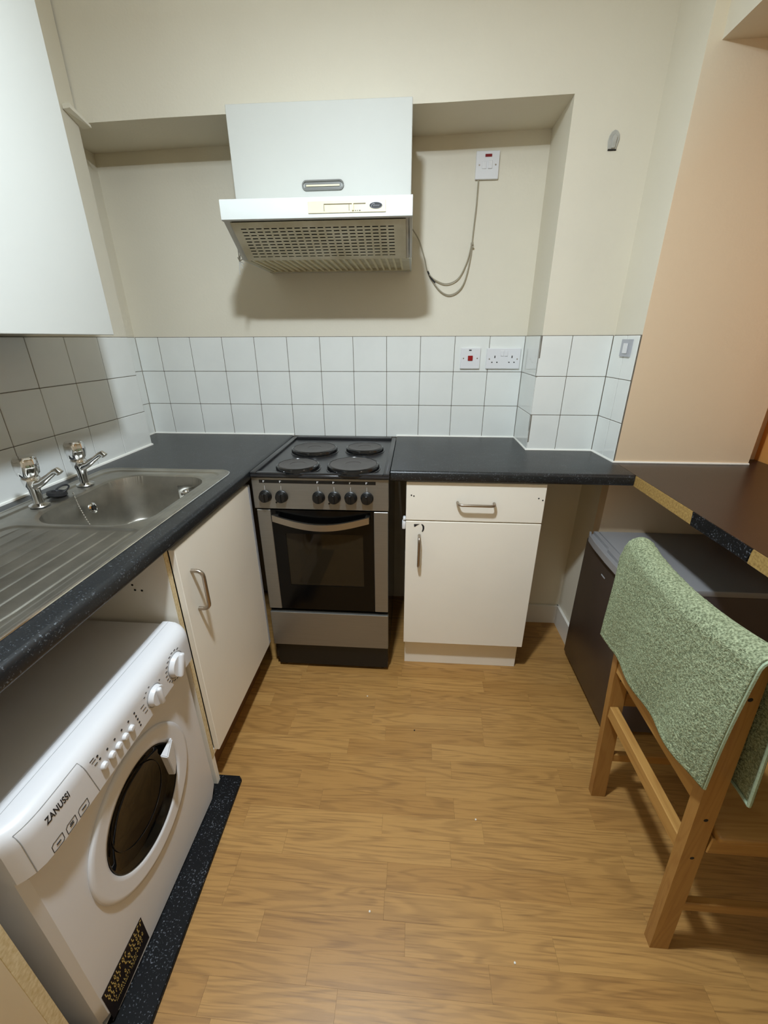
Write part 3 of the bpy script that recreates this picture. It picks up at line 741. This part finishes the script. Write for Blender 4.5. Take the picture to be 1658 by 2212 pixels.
obj('oven_cavity', B().box(.66, 1.04, -.06, -.05, .33, .75).box(.655, .66, YF + .03, -.05, .33, .75).box(1.04, 1.045, YF + .03, -.05, .33, .75).box(.66, 1.04, YF + .03, -.05, .325, .33).box(.66, 1.04, YF + .03, -.05, .75, .755), 'oven_in', ck)
q = B().tube([(.665, -.53, .575), (1.035, -.53, .575)], .003, 6).tube([(.665, -.10, .575), (1.035, -.10, .575)], .003, 6)
for i in range(16): q.tube([(.675 + i * .0235, -.53, .576), (.675 + i * .0235, -.10, .576)], .0013, 5)
obj('oven_shelf', q, 'chrome', ck, True)
obj('storage_drawer', B().box(CX0 + .004, CX1 - .001, YF, YF + .02, .137, .306, .002, 2), 'cooker_steel', ck)
obj('plinth', B().box(CX0 + .012, CX1 - .004, YF + .018, -.10, .018, .134), 'black_matt', ck)
for x, y in ((.635, YF + .05), (1.07, YF + .05), (.635, -.12), (1.07, -.12)):
    obj('foot', B().lathe([(.016, 0), (.016, .018)], (x, y, 0), n=14), 'black_matt', ck)

# ------------------------------------------------------------------ drawer cabinet on the right
t = thing('drawer_cabinet', (1.41, -.29, 0), 'cream base cabinet with one drawer between cooker and fridge', 'cabinet')
obj('carcass', B().box(1.162, 1.178, -.531, -.03, .14, .878).box(1.644, 1.660, -.531, -.03, .14, .878).box(1.178, 1.644, -.04, -.03, .14, .878).box(1.178, 1.644, -.531, -.04, .14, .156).box(1.178, 1.644, -.531, -.51, .70, .735), 'cabinet', t)
dw = obj('drawer', B().box(1.161, 1.661, -.551, -.5325, .7245, .876, .0015), 'cabinet', t)
bar_handle('handle', (1.349, -.551, .800), (1.481, -.551, .799), (0, -.030, 0), .0052, 'handle', dw)
for x, z in ((1.180, .824), (1.189, .821), (1.637, .822), (1.652, .815)): obj('screw_hole', B().lathe([(.0028, 0), (.0028, .0006)], (x, -.551, z), (0, -1, 0), n=10), 'dark', dw)
dd = obj('door', B().box(1.161, 1.661, -.551, -.5325, .149, .7195, .0015), 'cabinet', t)
bar_handle('handle', (1.213, -.551, .662), (1.213, -.551, .535), (0, -.030, 0), .0052, 'handle', dd)
q = B().prism([(1.192, .708), (1.213, .7085), (1.208, .7055), (1.202, .702), (1.196, .6965), (1.193, .698)], -.5518, -.551, axis='Y')
q.prism([(1.219, .7085), (1.226, .7075), (1.231, .700), (1.2315, .690), (1.229, .681), (1.226, .677), (1.222, .678), (1.2245, .685), (1.225, .693), (1.2235, .701)], -.5518, -.551, axis='Y')
obj('sticker_scraps', q, 'ink', dd, label='two torn black scraps of a round sticker')
obj('plinth', B().box(1.166, 1.656, -.505, -.489, 0, .142, .001), 'cabinet', t)
lt = B().box(1.147, 1.1608, -.549, -.528, .684, .718, .004, 2).box(1.150, 1.1608, -.551, -.526, .722, .732, .003, 2)
obj('child_latch', lt, 'plastic', t, True, label='white plastic catch on the left edge')

# ------------------------------------------------------------------ cooker hood with its cupboard
t = thing('hood_cupboard', (.853, -.15, 1.79), 'white flap door cupboard above the cooker hood', 'cupboard')
obj('carcass', B().box(.556, 1.151, -.272, 0.004, 1.792, 2.028).box(.556, 1.151, -.272, -.24, 2.028, 2.044), 'unit_white', t)
dr = obj('door', B().box(.553, 1.154, -.290, -.2725, 1.790, 2.046, .0015), 'unit_white', t)
hn = B(); hz, hx0, hx1 = 1.828, .790, .927
loop = []
for i in range(24):
    a = 2 * math.pi * i / 24; cx_ = hx1 - .0125 if math.cos(a) > 0 else hx0 + .0125
    loop.append((cx_ + .0125 * math.cos(a), -.2925, hz + .0125 * math.sin(a)))
hn.tube(loop + [loop[0]], .0028, 6, cap=False)
hdl = obj('handle', hn, 'cup_grey', dr, True, label='oblong metal cup handle')
obj('cup', B().box(hx0 + .006, hx1 - .006, -.2908, -.2901, hz - .011, hz + .011), 'cup_grey', hdl)
obj('lip', B().box(hx0 + .012, hx1 - .012, -.2935, -.2906, hz - .003, hz + .0015), 'hood_cream', hdl)

t = thing('cooker_hood', (.858, -.2, 1.61), 'white cooker hood with its perforated visor pulled forward', 'cooker hood')
bb = B().box(.560, .566, -.300, .004, 1.612, 1.789).box(1.151, 1.157, -.300, .004, 1.612, 1.789).box(.566, 1.151, -.02, .004, 1.612, 1.789).box(.566, 1.151, -.300, -.02, 1.70, 1.789)
obj('body', bb, 'hood_white', t)
vz = 1.756
vs = B().prism([(-.441, 1.7005), (-.445, 1.703), (-.4455, 1.752), (-.443, 1.7565), (-.30, 1.788), (-.30, 1.785), (-.430, 1.752), (-.430, 1.7005)], .557, 1.162, axis='X')
vis = obj('visor', vs, 'hood_white', t, True, 30)
for x0, x1 in ((.558, .578), (1.141, 1.150), (1.1525, 1.161)):
    obj('cheek', B().prism([(-.430, 1.7005), (-.302, 1.6135), (-.302, 1.700), (-.430, 1.750)], x0, x1, axis='X'), 'hood_white', vis)
# perforated grille between visor lip and body
A0, A1 = Vector((0, -.431, 1.698)), Vector((0, -.303, 1.6125)); sl = (A1 - A0); SL = sl.length; sl.normalize(); nn = Vector((0, sl.z, -sl.y))
GM = Matrix.Identity(4)
for i in range(3): GM[i][0] = (1, 0, 0)[i]; GM[i][1] = sl[i]; GM[i][2] = nn[i]
GM.translation = A0
q = B(); NC, NR = 20, 10; gx0, gx1, gv0, gv1 = .578, 1.141, 0, SL
sx0, sx1, sv0, sv1 = .604, 1.110, .022, SL - .006
pu, pv = (sx1 - sx0) / NC, (sv1 - sv0) / NR
q.box(gx0, gx1, gv0, sv0, 0, .0015, M4=GM); q.box(gx0, sx0, sv0, gv1, 0, .0015, M4=GM); q.box(sx1, gx1, sv0, gv1, 0, .0015, M4=GM); q.box(sx0, sx1, sv1, gv1, 0, .0015, M4=GM)
for r_ in range(NR):
    v0 = sv0 + r_ * pv
    q.box(sx0, sx1, v0 + pv * .42, v0 + pv, 0, .0015, M4=GM)
    for c_ in range(NC):
        u0 = sx0 + c_ * pu
        q.box(u0 + pu * .74, u0 + pu, v0, v0 + pv * .42, 0, .0015, M4=GM)
obj('perforated_grille', q, 'grille', t)
obj('filter_pad', B().box(gx0, gx1, .006, gv1 - .004, -.016, -.012, M4=GM), 'dark', t)
for i in range(22):
    x = .588 + i * .0252
    obj('slat', B().box(x, x + .0075, -.297, -.03, 1.6125, 1.6185), 'hood_cream', t)
obj('underside', B().box(.566, 1.151, -.300, -.02, 1.619, 1.625).box(.566, .583, -.300, -.02, 1.612, 1.619).box(1.125, 1.151, -.300, -.02, 1.612, 1.619).box(.566, 1.151, -.03, -.02, 1.610, 1.619), 'grille', t)
cpn = obj('control_plate', B().box(.838, 1.080, -.4478, -.4455, 1.7135, 1.7445, .0008), 'hood_cream', vis, label='yellowed plastic control plate')
t3 = B().box(.886, 1.018, -.4484, -.4478, 1.7185, 1.7375)
obj('slider_track', B().box(.888, 1.018, -.4482, -.4478, 1.7345, 1.7372).box(.888, .8895, -.4482, -.4478, 1.718, 1.7345).box(.966, .9675, -.4482, -.4478, 1.718, 1.7345), 'slot', t, label='dark slot of the slider')
obj('slider', B().box(.976, .981, -.4525, -.4478, 1.718, 1.7365, .001), 'hood_cream', t)
q = B()
for x in (.986, .992, .998, 1.001): q.box(x - .0012, x + .0012, -.4480, -.4478, 1.717, 1.7195)
obj('speed_marks', q, 'ink', t)
el = B(); n = 28
ring = lambda rx, rz, y: [(1.0495 + rx * math.cos(2 * math.pi * i / n), y, 1.7305 + rz * math.sin(2 * math.pi * i / n)) for i in range(n)]
el.obliq(ring(.020, .0085, -.4478), ring(.019, .0075, -.4492))
bdg = obj('badge', el, 'ink', t, label='small oval dark badge')
q = B().tube([(1.036, -.4494, 1.7265), (1.038, -.4494, 1.7325), (1.042, -.4494, 1.7345), (1.046, -.4494, 1.7335)], .0009, 5)
for i in range(5): q.tube([(1.042 + i * .004, -.4494, 1.7275), (1.0435 + i * .004, -.4494, 1.7315)], .0006, 4)
q.tube(ring(.0195, .008, -.449) + [ring(.0195, .008, -.449)[0]], .0006, 4, cap=False)
obj('badge_mark', q, 'grey_plastic', bdg)
# greasy cobweb hanging from the left end of the hood
q = B()
for p in ([(.557, -.30, 1.618), (.540, -.29, 1.612), (.535, -.285, 1.585)], [(.548, -.292, 1.640), (.541, -.29, 1.612), (.548, -.288, 1.590)], [(.535, -.289, 1.625), (.541, -.29, 1.612), (.555, -.289, 1.604)], [(.540, -.29, 1.66), (.5405, -.29, 1.612), (.536, -.29, 1.57)]):
    q.tube(p, .0018, 5)
obj('cobweb', q, 'clear_grey', label='grey wisp of cobweb under the left end of the cooker hood', cat='cobweb')

# cable from hood to fused switch
def cr(pts, n=6):
    pts = [Vector(p) for p in pts]; out = []
    for i in range(len(pts) - 1):
        p0, p1, p2, p3 = pts[max(i - 1, 0)], pts[i], pts[i + 1], pts[min(i + 2, len(pts) - 1)]
        for k in range(n):
            t_ = k / n; out.append(.5 * ((2 * p1) + (p2 - p0) * t_ + (2 * p0 - 5 * p1 + 4 * p2 - p3) * t_ * t_ + (3 * p1 - p0 - 3 * p2 + p3) * t_ ** 3))
    out.append(pts[-1]); return out
t = thing('power_cable', (1.3, -.005, 1.52), 'thin grey cable looping from the cooker hood to the fused switch', 'cable')
cy = -.004
obj('long_loop', B().tube(cr([(1.158, -.03, 1.752), (1.186, cy, 1.717), (1.210, cy, 1.655), (1.227, cy, 1.602), (1.278, cy, 1.538), (1.327, cy, 1.523), (1.372, cy, 1.559), (1.394, cy, 1.65), (1.399, cy, 1.745), (1.404, cy, 1.83), (1.405, cy, 1.912)]), .0026, 6), 'cable', t, True)
obj('short_loop', B().tube(cr([(1.230, cy - .004, 1.598), (1.257, cy, 1.577), (1.305, cy, 1.563), (1.352, cy, 1.584), (1.382, cy, 1.642), (1.396, cy - .004, 1.705)]), .0023, 6), 'cable', t, True)
obj('black_tape', B().tube(cr([(1.224, cy - .001, 1.610), (1.238, cy - .001, 1.585), (1.256, cy - .001, 1.567)]), .0034, 6), 'rubber', t, True)
obj('cable_tie', B().tube([(1.3975, cy, 1.700), (1.3985, cy, 1.708)], .0055, 8).box(1.400, 1.406, cy - .004, cy, 1.690, 1.696), 'cable', t)

# ------------------------------------------------------------------ switches and sockets
t = thing('fused_switch', (1.436, -.003, 1.957), 'white fused switch with red neon high in the alcove', 'switch')
obj('plate', B().box(1.392, 1.479, -.005, .0055, 1.913, 2.000, .0025, 2), 'plastic', t)
obj('neon', B().box(1.425, 1.450, -.0062, -.005, 1.981, 1.990, .0008), 'redlit', t, label='red neon lens')
obj('rocker', B().box(1.437, 1.453, -.0085, -.005, 1.945, 1.970, .001), 'plastic', t)
obj('fuse_carrier', B().box(1.415, 1.432, -.0070, -.005, 1.945, 1.968, .001), 'plastic', t)
for x in (1.405, 1.466): obj('screw', B().lathe([(.0028, 0), (.0024, .0012)], (x, -.005, 1.957), (0, -1, 0), 12), 'handle', t)
t = thing('cooker_switch', (1.424, -.003, 1.271), 'white square cooker switch with red rocker on the tiles', 'switch')
obj('plate', B().box(1.381, 1.467, -.009, -.0005, 1.228, 1.315, .0025, 2), 'plastic', t)
obj('rocker', B().box(1.413, 1.434, -.0125, -.009, 1.262, 1.283, .0012), 'red', t, label='red rocker')
obj('neon', B().box(1.416, 1.427, -.0098, -.009, 1.303, 1.3075), 'ink', t)
for x in (1.394, 1.454): obj('screw', B().lathe([(.0028, 0), (.0024, .0012)], (x, -.009, 1.272), (0, -1, 0), 12), 'handle', t)
t = thing('double_socket', (1.567, -.003, 1.271), 'white double socket on the tiles beside the pillar', 'socket')
obj('plate', B().box(1.494, 1.640, -.009, -.0005, 1.228, 1.313, .0025, 2), 'plastic', t)
for x in (1.561, 1.578): obj('rocker', B().box(x - .0065, x + .0065, -.0115, -.009, 1.281, 1.303, .001), 'plastic', t)
q = B()
for cx_ in (1.530, 1.604):
    q.box(cx_ - .002, cx_ + .002, -.0094, -.009, 1.273, 1.283)
    for dx in (-.011, .011): q.box(cx_ + dx - .003, cx_ + dx + .003, -.0094, -.009, 1.2535, 1.2575)
obj('pin_holes', q, 'dark', t)
for x in (1.507, 1.627): obj('screw', B().lathe([(.0028, 0), (.0024, .0012)], (x, -.009, 1.269), (0, -1, 0), 12), 'handle', t)
t = thing('grey_switch', (1.925, -.34, 1.32), 'small grey switch plate on the tiled end of the pillar', 'switch')
def rx(y): return 1.9216 + (1.935 - 1.9216) * (y - YP) / (YPEACH - YP)
obj('plate', B().obliq([(rx(-.309) - .006, -.309, 1.292), (rx(-.371) - .006, -.371, 1.292), (rx(-.371) - .006, -.371, 1.349), (rx(-.309) - .006, -.309, 1.349)],
    [(rx(-.309) - .0002, -.309, 1.292), (rx(-.371) - .0002, -.371, 1.292), (rx(-.371) - .0002, -.371, 1.349), (rx(-.309) - .0002, -.309, 1.349)]), 'grey_plastic', t)
obj('rocker', B().box(rx(-.34) - .0085, rx(-.34) - .006, -.356, -.326, 1.303, 1.336), 'plastic', t)
t = thing('wall_hook', (1.804, YP + .006, 1.94), 'small grey plastic hook base high on the pillar', 'hook')
pl = [(1.788, 1.919), (1.814, 1.918), (1.820, 1.944), (1.818, 1.956), (1.811, 1.965), (1.802, 1.968), (1.793, 1.963), (1.788, 1.954), (1.785, 1.940)]
obj('base', B().prism(pl, YP + .002, YP + .0058, .001, axis='Y'), 'clear_grey', t)
obj('hook', B().prism([(1.797, 1.920), (1.808, 1.920), (1.811, 1.95), (1.802, 1.957), (1.796, 1.948)], YP - .003, YP + .002, .001, axis='Y'), 'clear_grey', t)
obj('painted_shadow', B().box(1.789, 1.815, YP + .0030, YP + .0058, 1.9150, 1.9178), 'dark', t)  # dark strip put in as the shade under the hook base

# ------------------------------------------------------------------ fridge
t = thing('fridge', (2.13, -.62, 0), 'small dark grey fridge under the brown bar top', 'fridge')
FY0, FY1, FZ = -.828, -.412, .634
obj('body', B().box(1.940, 2.37, FY0, FY1, .020, .612), 'fridge_side', t)
obj('top', B().box(1.9385, 2.372, FY0 - .001, FY1 + .001, .6125, FZ, .003, 2), 'fridge_top', t, True)
d = obj('door', B().box(1.897, 1.934, FY0, FY1, .030, .606, .004, 2), 'fridge', t, True)
# moulded cap of the door with its finger recess
loop_o = [(1.934, FY1), (1.902, FY1), (1.888, FY1 - .035), (1.882, FY1 - .10), (1.880, (FY0 + FY1) / 2), (1.882, FY0 + .10), (1.888, FY0 + .035), (1.902, FY0), (1.934, FY0)]
cap = B().prism(loop_o, .607, FZ - .012)
cap.prism([(1.934, FY1), (1.918, FY1), (1.918, FY1 - .14), (1.908, FY1 - .155), (1.908, FY0 + .155), (1.918, FY0 + .14), (1.918, FY0), (1.934, FY0)], FZ - .012, FZ - .0005)
inner = [(1.908, FY1 - .004), (1.896, FY1 - .035), (1.890, FY1 - .10), (1.888, (FY0 + FY1) / 2), (1.890, FY0 + .10), (1.896, FY0 + .035), (1.908, FY0 + .004)]
outer = loop_o[1:-1]
for (a, c), (a2, c2) in zip(zip(outer, outer[1:]), zip(inner, inner[1:])):
    cap.prism([a, c, c2, a2], FZ - .012, FZ - .001)
obj('door_cap', cap, 'fridge_top', d)
obj('maker_mark', B().box(1.8962, 1.897, -.615, -.585, .535, .540), 'grey_plastic', d)
for x, y in ((1.96, FY0 + .04), (1.96, FY1 - .04), (2.34, FY0 + .04), (2.34, FY1 - .04)):
    obj('foot', B().lathe([(.016, 0), (.016, .022)], (x, y, 0), n=12), 'black_matt', t)

# ------------------------------------------------------------------ chair
ch = thing('dining_chair', (1.98, -1.24, 0), 'pine dining chair with a green towel over its back', 'chair')
def post(y0, y1, z1):
    q = B(); zs = [0, .2, .42, .62, z1]
    xl = lambda z: 1.779 - .064 * z
    wd_ = lambda z: .043 - .006 * z
    for a, c in zip(zs, zs[1:]):
        q.obliq([(xl(a), y0, a), (xl(a) + wd_(a), y0, a), (xl(a) + wd_(a), y1, a), (xl(a), y1, a)], [(xl(c), y0, c), (xl(c) + wd_(c), y0, c), (xl(c) + wd_(c), y1, c), (xl(c), y1, c)])
    bmesh.ops.remove_doubles(q.bm, verts=q.bm.verts, dist=.0004)
    return q
YN, YFAR = -1.420, -1.040
for y0, y1 in ((YN, YN + .025), (YFAR - .022, YFAR)):
    lg = obj('leg', post(y0, y1, .885), 'pine_z', ch)
    q = B()
    for z in (.362, .485, .80): q.lathe([(.0045, 0), (.0035, .0004)], (1.779 - .064 * z + .022, y0, z), (0, -1, 0), n=10)
    obj('screw', q, 'dark', lg)
for y0, y1 in ((YN, YN + .03), (YFAR - .03, YFAR)):
    obj('leg', B().box(2.135, 2.170, y0, y1, 0, .43, .002), 'pine_z', ch)
xl = lambda z: 1.779 - .064 * z
obj('stretcher', B().box(xl(.37) + .003, xl(.37) + .026, YN + .025, YFAR - .022, .350, .388, .002), 'pine_y', ch)
obj('back_rail', B().box(xl(.54) + .004, xl(.54) + .024, YN + .025, YFAR - .022, .512, .566, .002), 'pine_y', ch)
q = B()
for i in range(8):
    ya, yb = YN + .025 + i * (YFAR - YN - .047) / 8, YN + .025 + (i + 1) * (YFAR - YN - .047) / 8
    fa, fb = [.012 * (1 - ((y_ - (YN + YFAR) / 2) / .18) ** 2) for y_ in (ya, yb)]
    q.obliq([(xl(.84) - fa + .004, ya, .80), (xl(.84) - fa + .024, ya, .80), (xl(.87) - fa + .024, ya, .882 - fa), (xl(.87) - fa + .004, ya, .882 - fa)],
            [(xl(.84) - fb + .004, yb, .80), (xl(.84) - fb + .024, yb, .80), (xl(.87) - fb + .024, yb, .882 - fb), (xl(.87) - fb + .004, yb, .882 - fb)])
obj('top_rail', q, 'pine_y', ch)
obj('seat', B().box(1.800, 2.20, YN - .012, YFAR + .012, .432, .452, .006, 3), 'pine_x', ch, True)
for y0, y1 in ((YN - .002, YN + .018), (YFAR - .018, YFAR + .002)):
    obj('seat_rail', B().box(1.797, 2.135, y0, y1, .385, .432, .002), 'pine_x', ch)
for y0, y1 in ((YN + .004, YN + .02), (YFAR - .02, YFAR - .004)):
    obj('stretcher', B().box(1.80, 2.136, y0, y1, .16, .19, .002), 'pine_x', ch)

# towel over the chair back: two hanging sheets joined over the rail
def ridge(y):
    k = (y + 1.235) / .2
    z = .897 + .016 * k * k
    if y > -1.055: z -= .085 * ((y + 1.055) / .068) ** 2
    return z
def towel_pt(u, v):
    """u 0..1 across (near to far), v 0 outer hem .. 1 inner hem"""
    y = -1.452 + u * .466
    zt = ridge(y)
    half = .0255 if y < -1.05 else max(.010, .0255 - .26 * (y + 1.05))
    xm = 1.779 - .064 * zt + .015 - (.012 * max(0, 1 - ((y + 1.23) / .19) ** 2))
    zb_o = .575 + .022 * (1 - u) + .006 * math.sin(u * 9)
    zb_i = .563 + .02 * (1 - u)
    arc = .5 * math.pi * half; Lo, Li = zt - half - zb_o, zt - half - zb_i
    T = Lo + 2 * arc + Li; s_ = v * T
    lean = -.058
    if s_ < Lo:
        z = zb_o + s_; x = xm - half - (zt - half - z) * lean
        x -= .010 * (1 - s_ / Lo) * math.sin(u * 7.0 + .6) + .006 * math.sin(u * 15 + z * 9) * (1 - s_ / Lo)
    elif s_ < Lo + 2 * arc:
        a = (s_ - Lo) / (2 * arc) * math.pi; x = xm - half * math.cos(a); z = zt - half + half * math.sin(a)
    else:
        d = s_ - Lo - 2 * arc; z = zt - half - d; x = xm + half + d * .11 + .010 * (d / Li) * math.sin(u * 6)
    # outer sheet narrows a little towards the hem at the near side
    if s_ < Lo: y += .018 * (1 - s_ / Lo) * (1 - u)
    return Vector((x, y, z))
q = B(); NU, NV = 190, 250; gr = []
for j in range(NV + 1):
    rw = []
    for i in range(NU + 1):
        p = towel_pt(i / NU, j / NV)
        nv = noise.noise(p * 190) * .0016 + noise.noise(p * 75) * .0012
        edge = min(i, NU - i, j, NV - j)
        if edge < 4: nv = .0012
        p2 = p.copy(); ny_ = -1 if j < NV * .52 else 1
        p2.x += ny_ * nv; p2.z += nv * .6
        rw.append(q.bm.verts.new(p2))
    gr.append(rw)
for j in range(NV):
    for i in range(NU): q.bm.faces.new([gr[j][i], gr[j][i + 1], gr[j + 1][i + 1], gr[j + 1][i]])
tw = thing('towel', (1.74, -1.22, .90), 'green terry towel draped over the pine chair back', 'towel')
cloth = obj('cloth', q, 'towel', tw, True, 80)
sd = cloth.modifiers.new('thickness', 'SOLIDIFY'); sd.thickness = .004; sd.offset = 1
hm = B()
for j in (0, NV): hm.tube([towel_pt(i / 60, j / NV) for i in range(61)], .0034, 6)
for i in (0, NU): hm.tube([towel_pt(i / NU, k / 80) for k in range(81)], .0034, 6)
obj('hem', hm, 'towel_hem', tw, True, label='paler stitched hem')

# ------------------------------------------------------------------ crumbs on the floor
for x, y, c_, lab in ((1.02, -.715, 'sealant', 'pale crumb on the floor nearest the cooker'), (1.213, -.862, 'rubber', 'dark speck of dirt on the wood floor before the drawer cabinet'),
        (1.10, -1.40, 'sealant', 'pale crumb in the middle of the wood floor'), (1.40, -1.16, 'sealant', 'pale crumb on the floor nearest the chair leg'), (1.45, -1.47, 'sealant', 'pale crumb on the floor right of the middle, towards the chair')):
    obj('crumb', B().lathe([(.001, 0), (.0028, .001), (.0022, .003), (.0005, .0038)], (x, y, 0), n=7), c_, label=lab, cat='crumb', group='crumbs on the floor')
